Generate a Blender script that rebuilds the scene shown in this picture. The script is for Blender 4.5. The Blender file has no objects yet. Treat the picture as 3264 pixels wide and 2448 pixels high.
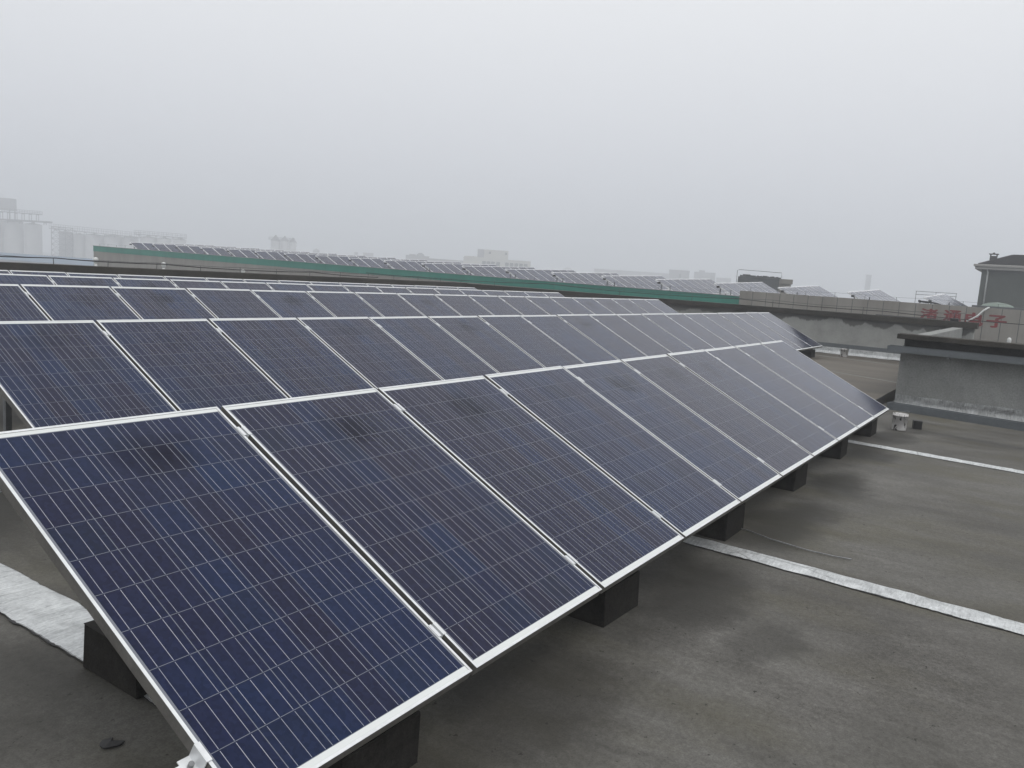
import bpy, bmesh, math, random
from mathutils import Vector, Matrix, noise
R = math.radians
random.seed(7)
scene = bpy.context.scene
col = scene.collection

# ------------------------------------------------------------------ camera
CAM = Vector((-2.346, -1.555, 1.428))
RIGHT = Vector((0.5511040885, -0.8317251292, 0.067213046))
UP = Vector((0.0770726791, 0.1309419870, 0.9883895984))
FWD = Vector((0.8308694758, 0.5395252594, -0.1362659483))
FPX = 2578.9
cd = bpy.data.cameras.new('camera')
cam = bpy.data.objects.new('camera', cd)
col.objects.link(cam)
mw = Matrix.Identity(4)
for i in range(3):
    mw[i][0], mw[i][1], mw[i][2], mw[i][3] = RIGHT[i], UP[i], -FWD[i], CAM[i]
cam.matrix_world = mw
cd.sensor_width = 36
cd.lens = 28.444
cd.clip_start = 0.05
cd.clip_end = 3000
scene.camera = cam

# ------------------------------------------------------------------ world, sun, exposure
SUN_EL, SUN_AZ = R(58), R(200)      # azimuth measured from +Y towards +X
w = bpy.data.worlds.new('World')
scene.world = w
w.use_nodes = True
nt = w.node_tree
nt.nodes.clear()
out = nt.nodes.new('ShaderNodeOutputWorld')
bg = nt.nodes.new('ShaderNodeBackground')
sky = nt.nodes.new('ShaderNodeTexSky')
sky.sky_type = 'NISHITA'
sky.sun_disc = False
sky.sun_elevation = SUN_EL
sky.sun_rotation = SUN_AZ
sky.dust_density = 6
hsv = nt.nodes.new('ShaderNodeHueSaturation')
hsv.inputs['Saturation'].default_value = 0.15
nt.links.new(sky.outputs[0], hsv.inputs['Color'])
tcn = nt.nodes.new('ShaderNodeTexCoord')
sx = nt.nodes.new('ShaderNodeSeparateXYZ')
nt.links.new(tcn.outputs['Generated'], sx.inputs[0])
rmp = nt.nodes.new('ShaderNodeValToRGB')       # overcast sky: brighter overhead than at the horizon
rmp.color_ramp.elements[0].position = 0.0
rmp.color_ramp.elements[0].color = (0.465, 0.48, 0.53, 1)
rmp.color_ramp.elements[1].position = 0.75
rmp.color_ramp.elements[1].color = (0.87, 0.877, 0.888, 1)
e = rmp.color_ramp.elements.new(0.30)
e.color = (0.65, 0.66, 0.68, 1)
nt.links.new(sx.outputs['Z'], rmp.inputs[0])
sc_ = nt.nodes.new('ShaderNodeMix')
sc_.data_type = 'RGBA'
sc_.blend_type = 'MULTIPLY'
sc_.inputs[0].default_value = 1
nt.links.new(rmp.outputs[0], sc_.inputs[6])
sc_.inputs[7].default_value = (8, 8, 8, 1)
mx = nt.nodes.new('ShaderNodeMix')
mx.data_type = 'RGBA'
mx.inputs[0].default_value = 0.92
nt.links.new(hsv.outputs[0], mx.inputs[6])
nt.links.new(sc_.outputs[2], mx.inputs[7])
nt.links.new(mx.outputs[2], bg.inputs['Color'])
bg.inputs['Strength'].default_value = 0.1
nt.links.new(bg.outputs[0], out.inputs['Surface'])

sd = bpy.data.lights.new('sun', 'SUN')
sd.energy = 0.5
sd.angle = R(25)
sd.color = (1, 0.97, 0.93)
so = bpy.data.objects.new('sun', sd)
col.objects.link(so)
sdir = Vector((math.sin(SUN_AZ) * math.cos(SUN_EL), math.cos(SUN_AZ) * math.cos(SUN_EL), math.sin(SUN_EL)))
so.rotation_euler = (-sdir).to_track_quat('-Z', 'Y').to_euler()
so.location = sdir * 30
vs = scene.view_settings
vs.view_transform = 'Standard'
vs.look = 'None'
vs.exposure = 0.85
vs.gamma = 1.0
scene.cycles.use_denoising = True
scene.cycles.max_bounces = 8
scene.cycles.volume_bounces = 2
scene.cycles.sample_clamp_indirect = 4

# ------------------------------------------------------------------ helpers
def at(px, py, depth):
    """point seen at photograph pixel px, py at a distance 'depth' along the view axis"""
    return CAM + (RIGHT * ((px - 1632) / FPX) + UP * (-(py - 1224) / FPX) + FWD) * depth

class MB:
    """collects shapes and links them as ONE mesh"""
    def __init__(self):
        self.v, self.f, self.m, self.cur, self.smooth = [], [], [], 0, []
    def face(self, pts, sm=False):
        b = len(self.v)
        self.v += [tuple(p) for p in pts]
        self.f.append(tuple(range(b, b + len(pts))))
        self.m.append(self.cur)
        self.smooth.append(sm)
    def raw(self, vs, fs, sm=False):
        b = len(self.v)
        self.v += [tuple(p) for p in vs]
        for f in fs:
            self.f.append(tuple(i + b for i in f))
            self.m.append(self.cur)
            self.smooth.append(sm)
    def box(self, a, b, bev=0.0):
        x0, y0, z0 = a
        x1, y1, z1 = b
        if bev <= 0:
            vs = [(x0, y0, z0), (x1, y0, z0), (x1, y1, z0), (x0, y1, z0), (x0, y0, z1), (x1, y0, z1), (x1, y1, z1), (x0, y1, z1)]
            self.raw(vs, [(0, 3, 2, 1), (4, 5, 6, 7), (0, 1, 5, 4), (1, 2, 6, 5), (2, 3, 7, 6), (3, 0, 4, 7)])
            return
        bm = bmesh.new()
        bmesh.ops.create_cube(bm, size=1)
        for v in bm.verts:
            v.co = Vector(((x0 + x1) / 2 + v.co.x * (x1 - x0), (y0 + y1) / 2 + v.co.y * (y1 - y0), (z0 + z1) / 2 + v.co.z * (z1 - z0)))
        bmesh.ops.bevel(bm, geom=bm.edges[:], offset=bev, segments=2, affect='EDGES', profile=0.5)
        bm.verts.index_update()
        self.raw([v.co.copy() for v in bm.verts], [[v.index for v in f.verts] for f in bm.faces])
        bm.free()
    def obox(self, c, ax, ay, az):
        """box from centre and three half-axis vectors"""
        c = Vector(c)
        vs = [c + ax * i + ay * j + az * k for k in (-1, 1) for (i, j) in ((-1, -1), (1, -1), (1, 1), (-1, 1))]
        self.raw(vs, [(0, 3, 2, 1), (4, 5, 6, 7), (0, 1, 5, 4), (1, 2, 6, 5), (2, 3, 7, 6), (3, 0, 4, 7)])
    def bar(self, p, q, w, h=None, up=Vector((0, 0, 1))):
        p, q = Vector(p), Vector(q)
        d = q - p
        L = d.length
        d.normalize()
        s = d.cross(up)
        if s.length < 1e-4:
            s = d.cross(Vector((1, 0, 0)))
        s.normalize()
        u = s.cross(d)
        self.obox((p + q) / 2, d * (L / 2), s * (w / 2), u * ((h or w) / 2))
    def tube(self, pts, r, n=8, cap=True):
        pts = [Vector(p) for p in pts]
        rr = r if isinstance(r, (list, tuple)) else [r] * len(pts)
        vs, fs = [], []
        prev = None
        for i, p in enumerate(pts):
            d = (pts[min(i + 1, len(pts) - 1)] - pts[max(i - 1, 0)]).normalized()
            if prev is None:
                s = d.cross(Vector((0, 0, 1)))
                if s.length < 1e-3:
                    s = Vector((1, 0, 0))
            else:
                s = prev - d * prev.dot(d)
            s.normalize()
            prev = s
            u = d.cross(s)
            for k in range(n):
                a = 2 * math.pi * k / n
                vs.append(p + (s * math.cos(a) + u * math.sin(a)) * rr[i])
        for i in range(len(pts) - 1):
            for k in range(n):
                fs.append((i * n + k, i * n + (k + 1) % n, (i + 1) * n + (k + 1) % n, (i + 1) * n + k))
        self.raw(vs, fs, True)
        if cap:
            self.face([vs[k] for k in range(n)][::-1])
            self.face([vs[(len(pts) - 1) * n + k] for k in range(n)])
    def lathe(self, c, prof, n=24):
        c = Vector(c)
        vs, fs = [], []
        for (r, z) in prof:
            for k in range(n):
                a = 2 * math.pi * k / n
                vs.append(c + Vector((r * math.cos(a), r * math.sin(a), z)))
        for i in range(len(prof) - 1):
            for k in range(n):
                fs.append((i * n + k, i * n + (k + 1) % n, (i + 1) * n + (k + 1) % n, (i + 1) * n + k))
        self.raw(vs, fs, True)
    def mesh(self, name, mats):
        me = bpy.data.meshes.new(name)
        me.from_pydata(self.v, [], self.f)
        for m in (mats if isinstance(mats, (list, tuple)) else [mats]):
            me.materials.append(m)
        me.polygons.foreach_set('material_index', self.m)
        me.polygons.foreach_set('use_smooth', self.smooth)
        bm = bmesh.new()
        bm.from_mesh(me)
        bmesh.ops.remove_doubles(bm, verts=bm.verts, dist=1e-6)
        bmesh.ops.recalc_face_normals(bm, faces=bm.faces)
        bm.to_mesh(me)
        bm.free()
        return me
    def build(self, name, mats, parent=None):
        return link(name, self.mesh(name, mats), parent)

def link(name, me, parent=None):
    o = bpy.data.objects.new(name, me)
    col.objects.link(o)
    if parent:
        o.parent = parent
    return o

def tag(o, label=None, cat=None, group=None, kind=None):
    if label: o['label'] = label
    if cat: o['category'] = cat
    if group: o['group'] = group
    if kind: o['kind'] = kind
    return o

def thing(name, label, cat, loc=(0, 0, 0), rz=0.0, group=None):
    o = bpy.data.objects.new(name, None)
    o.empty_display_size = 0.1
    col.objects.link(o)
    o.location = loc
    o.rotation_euler = (0, 0, rz)
    return tag(o, label, cat, group)

def copy_tree(o, parent=None):
    c = o.copy()
    col.objects.link(c)
    if parent:
        c.parent = parent
    for ch in list(o.children):
        copy_tree(ch, c)
    return c

ORD = ('first second third fourth fifth sixth seventh eighth ninth tenth eleventh twelfth thirteenth fourteenth fifteenth '
       'sixteenth seventeenth eighteenth nineteenth twentieth twenty-first twenty-second twenty-third twenty-fourth').split()

# ------------------------------------------------------------------ node helper
class N:
    def __init__(self, name):
        self.mat = bpy.data.materials.new(name)
        self.mat.use_nodes = True
        self.t = self.mat.node_tree
        self.t.nodes.clear()
        self.out = self.t.nodes.new('ShaderNodeOutputMaterial')
        self.b = self.t.nodes.new('ShaderNodeBsdfPrincipled')
        self.t.links.new(self.b.outputs[0], self.out.inputs['Surface'])
        self._tc = None
    def put(self, sock, v):
        if isinstance(v, bpy.types.NodeSocket):
            self.t.links.new(v, sock)
        elif isinstance(v, (tuple, list)) and len(v) == 3 and sock.type == 'RGBA':
            sock.default_value = (*v, 1)
        else:
            sock.default_value = v
    def m(self, op, a, b=0.0, c=0.0):
        n = self.t.nodes.new('ShaderNodeMath')
        n.operation = op
        for i, x in enumerate((a, b, c)):
            self.put(n.inputs[i], x)
        return n.outputs[0]
    def mix(self, f, a, b, blend='MIX'):
        n = self.t.nodes.new('ShaderNodeMix')
        n.data_type = 'RGBA'
        n.blend_type = blend
        self.put(n.inputs[0], f)
        self.put(n.inputs[6], a)
        self.put(n.inputs[7], b)
        return n.outputs[2]
    def lerp(self, v, a0, a1, b0=0.0, b1=1.0, smooth=False):
        n = self.t.nodes.new('ShaderNodeMapRange')
        n.interpolation_type = 'SMOOTHSTEP' if smooth else 'LINEAR'
        self.put(n.inputs[0], v)
        for i, x in enumerate((a0, a1, b0, b1)):
            self.put(n.inputs[i + 1], x)
        return n.outputs[0]
    def pos(self, scale=(1, 1, 1), src='Object', rot=(0, 0, 0)):
        if self._tc is None:
            self._tc = self.t.nodes.new('ShaderNodeTexCoord')
        n = self.t.nodes.new('ShaderNodeMapping')
        n.inputs['Scale'].default_value = scale
        n.inputs['Rotation'].default_value = rot
        self.t.links.new(self._tc.outputs[src], n.inputs[0])
        return n.outputs[0]
    def xyz(self, v):
        n = self.t.nodes.new('ShaderNodeSeparateXYZ')
        self.t.links.new(v, n.inputs[0])
        return n.outputs
    def vec(self, x, y, z=0.0):
        n = self.t.nodes.new('ShaderNodeCombineXYZ')
        for i, q in enumerate((x, y, z)):
            self.put(n.inputs[i], q)
        return n.outputs[0]
    def noise(self, v, scale, detail=4, rough=0.55, dist=0.0):
        n = self.t.nodes.new('ShaderNodeTexNoise')
        self.t.links.new(v, n.inputs['Vector'])
        n.inputs['Scale'].default_value = scale
        n.inputs['Detail'].default_value = detail
        n.inputs['Roughness'].default_value = rough
        n.inputs['Distortion'].default_value = dist
        return n.outputs['Fac']
    def white(self, v):
        n = self.t.nodes.new('ShaderNodeTexWhiteNoise')
        n.noise_dimensions = '3D'
        self.t.links.new(v, n.inputs['Vector'])
        return n.outputs['Value']
    def attr(self, name):
        n = self.t.nodes.new('ShaderNodeAttribute')
        n.attribute_type = 'OBJECT'
        n.attribute_name = name
        return n.outputs['Fac']
    def rnd(self):
        return self.t.nodes.new('ShaderNodeObjectInfo').outputs['Random']
    def bump(self, h, strength, dist):
        n = self.t.nodes.new('ShaderNodeBump')
        n.inputs['Strength'].default_value = strength
        n.inputs['Distance'].default_value = dist
        self.t.links.new(h, n.inputs['Height'])
        self.t.links.new(n.outputs[0], self.b.inputs['Normal'])
    def set(self, **kw):
        names = dict(color='Base Color', rough='Roughness', metal='Metallic', spec='Specular IOR Level', ior='IOR')
        for k, v in kw.items():
            self.put(self.b.inputs[names[k]], v)
        return self.mat

def plain(name, c, rough=0.6, metal=0.0, var=0.25, scale=6.0, src='Object', streak=(1, 1, 1)):
    """plain surface with uneven wear"""
    k = N(name)
    n = k.noise(k.pos(streak, src), scale, 5, 0.6)
    n2 = k.noise(k.pos((1, 1, 1), src), scale * 9, 3, 0.6)
    f = k.m('ADD', k.m('MULTIPLY', n, 0.7), k.m('MULTIPLY', n2, 0.3))
    f = k.lerp(f, 0.3, 0.7)
    a = tuple(x * (1 - var) for x in c)
    b = tuple(min(1, x * (1 + var)) for x in c)
    k.bump(n2, 0.15, 0.01)
    return k.set(color=k.mix(f, a, b), rough=k.lerp(f, 0, 1, rough + 0.08, rough - 0.06), metal=metal)

M = {}
# --- photovoltaic cells: 6 x 10 polycrystalline cells, three busbars each, dew on the glass
def cells_material():
    k = N('photovoltaic_cells')
    x, y, _ = k.xyz(k.pos())
    u = k.m('DIVIDE', k.m('SUBTRACT', x, 0.0205), 0.159)
    v = k.m('DIVIDE', k.m('SUBTRACT', y, 0.034), 0.1582)
    fu, fv = k.m('FRACT', u), k.m('FRACT', v)
    iu, iv = k.m('FLOOR', u), k.m('FLOOR', v)
    ins = k.m('MULTIPLY', k.m('MULTIPLY', k.m('GREATER_THAN', u, 0), k.m('LESS_THAN', u, 5.985)),
              k.m('MULTIPLY', k.m('GREATER_THAN', v, 0), k.m('LESS_THAN', v, 9.99)))
    cellu, cellv = k.m('LESS_THAN', fu, 0.983), k.m('LESS_THAN', fv, 0.988)
    cell = k.m('MULTIPLY', ins, k.m('MULTIPLY', cellu, cellv))
    bu = k.m('ABSOLUTE', k.m('SUBTRACT', k.m('FRACT', k.m('MULTIPLY', fu, 3 / 0.983)), 0.5))
    bus = k.m('LESS_THAN', bu, 0.0175)
    bus = k.m('MULTIPLY', bus, k.m('MULTIPLY', k.m('GREATER_THAN', fv, 0.012), k.m('LESS_THAN', fv, 0.965)))
    bus = k.m('MULTIPLY', bus, cell)
    tint, smudge, rnd = k.attr('tint'), k.attr('smudge'), k.attr('seed')
    cid = k.vec(iu, iv, k.m('MULTIPLY', rnd, 91.7))
    w1 = k.white(cid)
    w2 = k.white(k.vec(k.m('ADD', iu, 31.3), iv, k.m('MULTIPLY', rnd, 57.1)))
    big = k.noise(k.vec(x, y, k.m('MULTIPLY', rnd, 40.0)), 1.6, 2, 0.5)
    colw = k.white(k.vec(iu, k.m('MULTIPLY', rnd, 17.0), 3.0))
    # purple-brown .. navy .. blue
    a = k.mix(w1, (0.0105, 0.0060, 0.0135), (0.0062, 0.0056, 0.0200))
    b = k.mix(w1, (0.0026, 0.0068, 0.0330), (0.0012, 0.0170, 0.0600))
    t = k.m('ADD', k.m('MULTIPLY', tint, 1.0), k.m('ADD', k.m('MULTIPLY', k.m('SUBTRACT', big, 0.5), 1.5), k.m('MULTIPLY', k.m('SUBTRACT', colw, 0.5), 1.1)))
    t = k.lerp(t, 0.0, 1.0)
    base = k.mix(t, a, b)
    base = k.mix(k.lerp(w2, 0.75, 1.0, 0, 0.45), base, (0.005, 0.012, 0.019))
    vor = k.t.nodes.new('ShaderNodeTexVoronoi')
    k.t.links.new(k.vec(x, y, rnd), vor.inputs['Vector'])
    vor.inputs['Scale'].default_value = 75
    gx = k.xyz(vor.outputs['Color'])[0]
    base = k.mix(0.45, base, k.mix(gx, (0.0012, 0.0020, 0.009), (0.0100, 0.0130, 0.042)))
    # junction box warms the glass behind it: a patch without dew
    px = k.m('DIVIDE', k.m('SUBTRACT', x, k.m('ADD', 0.47, k.m('MULTIPLY', rnd, 0.10))), 0.23)
    py = k.m('DIVIDE', k.m('SUBTRACT', y, k.m('ADD', 1.34, k.m('MULTIPLY', k.m('FRACT', k.m('MULTIPLY', rnd, 7.3)), 0.08))), 0.17)
    wob = k.noise(k.vec(x, y, k.m('MULTIPLY', rnd, 33.0)), 7, 5, 0.65)
    rr = k.m('ADD', k.m('ADD', k.m('MULTIPLY', px, px), k.m('MULTIPLY', py, py)), k.m('MULTIPLY', k.m('SUBTRACT', wob, 0.5), 2.2))
    sm = k.m('MULTIPLY', k.lerp(rr, 1.15, -0.5, 0, 0.8, True), smudge)
    streak = k.noise(k.vec(k.m('MULTIPLY', x, 9.0), k.m('MULTIPLY', y, 0.9), k.m('MULTIPLY', rnd, 21.0)), 1.0, 4, 0.6)
    dew = k.m('MULTIPLY', k.m('ADD', 0.55, k.m('MULTIPLY', streak, 0.8)), k.m('SUBTRACT', 1.0, sm))
    base = k.mix(sm, base, (0.0025, 0.0028, 0.0075))
    base = k.mix(k.m('MULTIPLY', dew, 0.045), base, (0.135, 0.155, 0.26))
    line = k.mix(k.white(k.vec(iu, iv, 5.0)), (0.27, 0.285, 0.33), (0.38, 0.39, 0.43))
    c = k.mix(cell, (0.17, 0.18, 0.205), base)
    edge = k.m('MAXIMUM', k.m('LESS_THAN', y, 0.032), k.m('GREATER_THAN', y, 1.618))
    c = k.mix(edge, c, (0.62, 0.64, 0.63))
    c = k.mix(bus, c, line)
    k.set(color=c, rough=k.m('ADD', 0.06, k.m('MULTIPLY', dew, 0.08)), ior=1.45,
          spec=k.m('SUBTRACT', 0.20, k.m('MULTIPLY', sm, 0.14)))
    k.put(k.b.inputs['Specular Tint'], (0.56, 0.66, 1.0))
    return k.mat
M['cells'] = cells_material()

M['alu'] = plain('anodised_aluminium', (0.66, 0.675, 0.685), 0.40, 0.25, 0.16, 5)
M['rim'] = plain('pale_panel_rim', (0.72, 0.73, 0.73), 0.5, 0.1, 0.08, 5)
M['alu_side'] = plain('shaded_frame_side', (0.13, 0.125, 0.115), 0.6, 0.2, 0.3, 8)  # darker copy of the frame metal: shade on the sides put into colour
M['steel'] = plain('galvanised_steel', (0.22, 0.225, 0.23), 0.5, 0.6, 0.3, 9)
M['tray'] = plain('grey_painted_steel', (0.105, 0.117, 0.125), 0.5, 0.15, 0.22, 3)
M['black'] = plain('black_rubber', (0.012, 0.012, 0.013), 0.6)
M['white_pvc'] = plain('white_plastic', (0.50, 0.51, 0.50), 0.45, 0, 0.25)

def concrete(name, light, dark, tint, streak=(1, 1, 1), sc=1.0, rough=(0.85, 0.62), stains=None, fine=1.0, bumpd=0.004, spec_=0.2):
    k = N(name)
    p = k.pos(streak)
    n1 = k.noise(p, 0.55 * sc, 6, 0.6, 0.4)
    n2 = k.noise(p, 2.6 * sc, 7, 0.62, 0.3)
    n3 = k.noise(k.pos((1, 1, 1)), 38 * fine, 5, 0.7)
    n4 = k.noise(k.pos((1, 1, 1)), 150 * fine, 2, 0.6)
    f = k.m('ADD', k.m('MULTIPLY', n1, 0.50), k.m('ADD', k.m('MULTIPLY', n2, 0.32), k.m('MULTIPLY', n3, 0.18)))
    f = k.lerp(f, 0.38, 0.63)
    c = k.mix(f, dark, light)
    st = k.lerp(k.noise(k.pos((streak[0] * 5, streak[1] * 0.9, 1)), 2.2 * sc, 6, 0.7, 0.6), 0.55, 0.75, 0, 0.35)
    c = k.mix(st, c, tuple(x * 0.8 for x in dark))
    g = k.lerp(k.noise(k.pos((streak[0] * 0.8, streak[1] * 0.8, 1)), 1.1 * sc, 4, 0.6), 0.5, 0.75, 0, 0.55)
    c = k.mix(g, c, tint)
    pits = k.lerp(k.noise(k.pos((1, 1, 1)), 17 * fine, 3, 0.75), 0.655, 0.70, 0, 0.7)
    c = k.mix(pits, c, tuple(x * 0.35 for x in dark))
    spec = k.lerp(k.m('ADD', k.m('MULTIPLY', n4, 0.6), k.m('MULTIPLY', n3, 0.4)), 0.38, 0.66, 0.78, 1.18)
    c = k.mix(1.0, c, k.vec(spec, spec, spec), 'MULTIPLY')
    wet = f
    if stains:
        x, y, _ = k.xyz(k.pos())
        wx = k.noise(k.pos(), 1.7, 5, 0.6)
        wy = k.noise(k.pos((1, 1, 1), rot=(0, 0, 1.1)), 1.9, 5, 0.6)
        x = k.m('ADD', x, k.m('MULTIPLY', k.m('SUBTRACT', wx, 0.5), 0.9))
        y = k.m('ADD', y, k.m('MULTIPLY', k.m('SUBTRACT', wy, 0.5), 0.7))
        tot = None
        for (sx_, sy_, rx, ry, amt) in stains:
            a = k.m('DIVIDE', k.m('SUBTRACT', x, sx_), rx)
            b = k.m('DIVIDE', k.m('SUBTRACT', y, sy_), ry)
            d = k.lerp(k.m('ADD', k.m('MULTIPLY', a, a), k.m('MULTIPLY', b, b)), 1.7, 0.0, 0, amt, True)
            tot = d if tot is None else k.m('MAXIMUM', tot, d)
        c = k.mix(tot, c, tuple(v * 0.42 for v in dark))
    k.bump(k.m('ADD', n3, k.m('MULTIPLY', n4, 0.5)), 0.35, bumpd)
    k.set(color=c, rough=k.lerp(f, 0, 1, rough[1], rough[0]), spec=spec_)
    return k.mat

stains = [(2.0, -0.05, 0.75, 0.34, 0.7), (4.05, -0.1, 0.7, 0.32, 0.75), (5.75, -0.12, 0.65, 0.30, 0.8), (7.6, -0.05, 0.7, 0.3, 0.7),
          (9.2, -0.12, 0.7, 0.25, 0.75), (0.3, 0.0, 0.8, 0.35, 0.6), (-1.3, 1.7, 0.8, 0.6, 0.45), (1.7, -0.55, 0.25, 0.2, 0.5), (-0.2, 4.3, 0.8, 0.9, 0.7)]
M['roof'] = concrete('wet_roof_screed', (0.140, 0.136, 0.126), (0.050, 0.047, 0.040), (0.078, 0.071, 0.042), (1.6, 0.75, 1), 1.0, (0.85, 0.55), stains)
M['slab'] = concrete('raised_roof_screed', (0.165, 0.150, 0.128), (0.058, 0.050, 0.041), (0.09, 0.08, 0.06), (3.0, 0.35, 1), 0.9, (0.85, 0.6))
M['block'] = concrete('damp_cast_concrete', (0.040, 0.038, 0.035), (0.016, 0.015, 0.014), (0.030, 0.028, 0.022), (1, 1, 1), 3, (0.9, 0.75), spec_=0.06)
M['render'] = concrete('grey_cement_render', (0.32, 0.325, 0.315), (0.175, 0.18, 0.174), (0.215, 0.22, 0.20), (1, 1, 0.8), 0.9, (0.9, 0.75))
M['coping'] = concrete('mossy_dark_concrete', (0.062, 0.056, 0.048), (0.022, 0.020, 0.017), (0.042, 0.038, 0.026), (1, 1, 1), 1.3, (0.9, 0.8))

def peeling_wall():
    k = N('peeling_cement_render')
    p = k.pos((1, 1, 1))
    x, y, z = k.xyz(k.pos())
    n1 = k.noise(k.pos((1, 0.9, 0.7)), 0.8, 6, 0.6, 0.4)
    n2 = k.noise(p, 3.2, 6, 0.65)
    n3 = k.noise(p, 30, 4, 0.7)
    f = k.lerp(k.m('ADD', k.m('MULTIPLY', n1, 0.55), k.m('ADD', k.m('MULTIPLY', n2, 0.3), k.m('MULTIPLY', n3, 0.15))), 0.33, 0.66)
    c = k.mix(f, (0.19, 0.193, 0.182), (0.37, 0.374, 0.356))
    # damp ragged edge hanging from the coping
    lim = k.m('ADD', 10.66, k.m('MULTIPLY', k.m('SUBTRACT', k.noise(k.pos((1, 1.0, 0.15)), 1.3, 4, 0.6), 0.5), 0.75))
    damp = k.lerp(k.m('SUBTRACT', z, lim), -0.015, 0.03)
    c = k.mix(k.m('MULTIPLY', damp, 0.75), c, (0.045, 0.043, 0.040))
    k.bump(n2, 0.3, 0.01)
    return k.set(color=c, rough=0.88)
M['peel'] = peeling_wall()

def foil(name, light, dark, scale=(1, 1, 1), crack=0.5, metal=0.55, rough=0.42):
    k = N(name)
    p = k.pos(scale)
    n1 = k.noise(p, 5, 6, 0.65, 0.8)
    n2 = k.noise(k.pos((9, 60, 9)), 1.0, 5, 0.7, 0.5)
    n3 = k.noise(k.pos((1, 1, 1)), 70, 3, 0.7)
    f = k.lerp(k.m('ADD', k.m('MULTIPLY', n1, 0.45), k.m('ADD', k.m('MULTIPLY', n2, 0.35), k.m('MULTIPLY', n3, 0.2))), 0.34, 0.62)
    c = k.mix(f, dark, light)
    v = k.t.nodes.new('ShaderNodeTexVoronoi')
    v.feature = 'DISTANCE_TO_EDGE'
    v.inputs['Scale'].default_value = 3.5
    k.t.links.new(k.pos((1, 0.5, 1)), v.inputs['Vector'])
    cr = k.m('MULTIPLY', k.lerp(v.outputs['Distance'], 0.0, 0.02, crack, 0.0), k.lerp(k.noise(k.pos(), 2.2, 2), 0.5, 0.6))
    c = k.mix(cr, c, (0.05, 0.05, 0.05))
    k.bump(k.m('ADD', n1, k.m('MULTIPLY', n2, 0.6)), 0.7, 0.02)
    return k.set(color=c, metal=metal, rough=k.lerp(f, 0, 1, rough + 0.2, rough))
M['foil'] = foil('silver_membrane', (0.74, 0.76, 0.76), (0.26, 0.27, 0.275))
M['foilwall'] = foil('crinkled_foil_flashing', (0.42, 0.43, 0.43), (0.12, 0.125, 0.12), (1, 1.2, 1), 0.3, 0.7, 0.28)

def beige_wall(name, band):
    k = N(name)
    p = k.pos((1, 1, 0.6))
    n1 = k.noise(p, 0.5, 5, 0.6, 0.3)
    n2 = k.noise(k.pos((1, 1, 0.25)), 2.5, 6, 0.65)
    f = k.lerp(k.m('ADD', k.m('MULTIPLY', n1, 0.55), k.m('MULTIPLY', n2, 0.45)), 0.35, 0.65)
    if band == 'green':
        c = k.mix(f, (0.004, 0.145, 0.105), (0.010, 0.205, 0.150))
        pl = k.lerp(k.noise(k.pos((1, 1, 2)), 3.5, 6, 0.7), 0.62, 0.72, 0, 0.5)
        c = k.mix(pl, c, (0.06, 0.12, 0.105))
    else:
        c = k.mix(f, (0.175, 0.163, 0.142), (0.255, 0.24, 0.214))
    return k.set(color=c, rough=0.85)
M['beige'] = beige_wall('beige_render', 'beige')
M['green'] = beige_wall('green_painted_render', 'green')
M['red'] = plain('faded_red_paint', (0.155, 0.001, 0.003), 0.7, 0, 0.35, 4)
M['silo'] = plain('pale_silo_steel', (0.50, 0.50, 0.50), 0.6, 0.0, 0.12, 0.3)
M['silo_roof'] = plain('weathered_silo_roof', (0.16, 0.15, 0.15), 0.7, 0.0, 0.2, 0.3)
M['gantry'] = plain('dark_gantry_steel', (0.05, 0.055, 0.06), 0.7, 0.0, 0.2, 0.5)
M['bluetin'] = plain('blue_sheet_roof', (0.05, 0.12, 0.21), 0.55, 0, 0.25, 0.5)
M['pale'] = plain('pale_plaster', (0.50, 0.49, 0.45), 0.85, 0, 0.12, 0.2)
M['greyb'] = plain('grey_plaster', (0.28, 0.28, 0.29), 0.85, 0, 0.15, 0.2)
M['darkwin'] = plain('dark_window_glass', (0.05, 0.06, 0.065), 0.25, 0, 0.2, 0.5)
M['housewall'] = plain('grey_green_render', (0.048, 0.056, 0.048), 0.85, 0, 0.18, 0.8)
M['cornice'] = plain('pale_painted_cornice', (0.30, 0.29, 0.275), 0.7, 0, 0.15, 1.5)
M['rooftile'] = plain('dark_roof_tile', (0.012, 0.009, 0.010), 0.75, 0, 0.35, 3)
M['asphalt'] = plain('street_asphalt', (0.05, 0.05, 0.05), 0.85, 0, 0.3, 0.05)
M['tarp'] = plain('faded_green_plastic', (0.13, 0.17, 0.14), 0.6)

def bucket_mat():
    k = N('paint_splashed_plastic')
    n = k.noise(k.pos((1, 1, 0.35)), 16, 5, 0.65, 0.6)
    f = k.lerp(n, 0.55, 0.58)
    return k.set(color=k.mix(f, (0.52, 0.51, 0.50), (0.035, 0.033, 0.03)), rough=0.5)
M['bucket'] = bucket_mat()

# ------------------------------------------------------------------ setting: ground, roof floors
FL, SL = -0.35, -0.20          # roof floor, raised roof slab
XW, XE, YB = 12.55, 21.3, 16.0   # front parapet face, end wall face, back wall face
g = MB()
g.face([(-620, -620, -10), (840, -620, -10), (840, 840, -10), (-620, 840, -10)])
tag(g.build('ground', M['asphalt']), kind='structure')
fl = MB()
nx, ny = 60, 60
def fz(x, y):
    return FL + 0.006 * (noise.noise(Vector((x * 0.5, y * 0.5, 3.1))))
xs = [-9 + (XW + 9 + 0.1) * i / nx for i in range(nx + 1)]
ys = [-9 + (YB + 9 + 0.1) * j / ny for j in range(ny + 1)]
fl.raw([(x, y, fz(x, y)) for y in ys for x in xs], [(j * (nx + 1) + i, j * (nx + 1) + i + 1, (j + 1) * (nx + 1) + i + 1, (j + 1) * (nx + 1) + i) for j in range(ny) for i in range(nx)], True)
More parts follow.
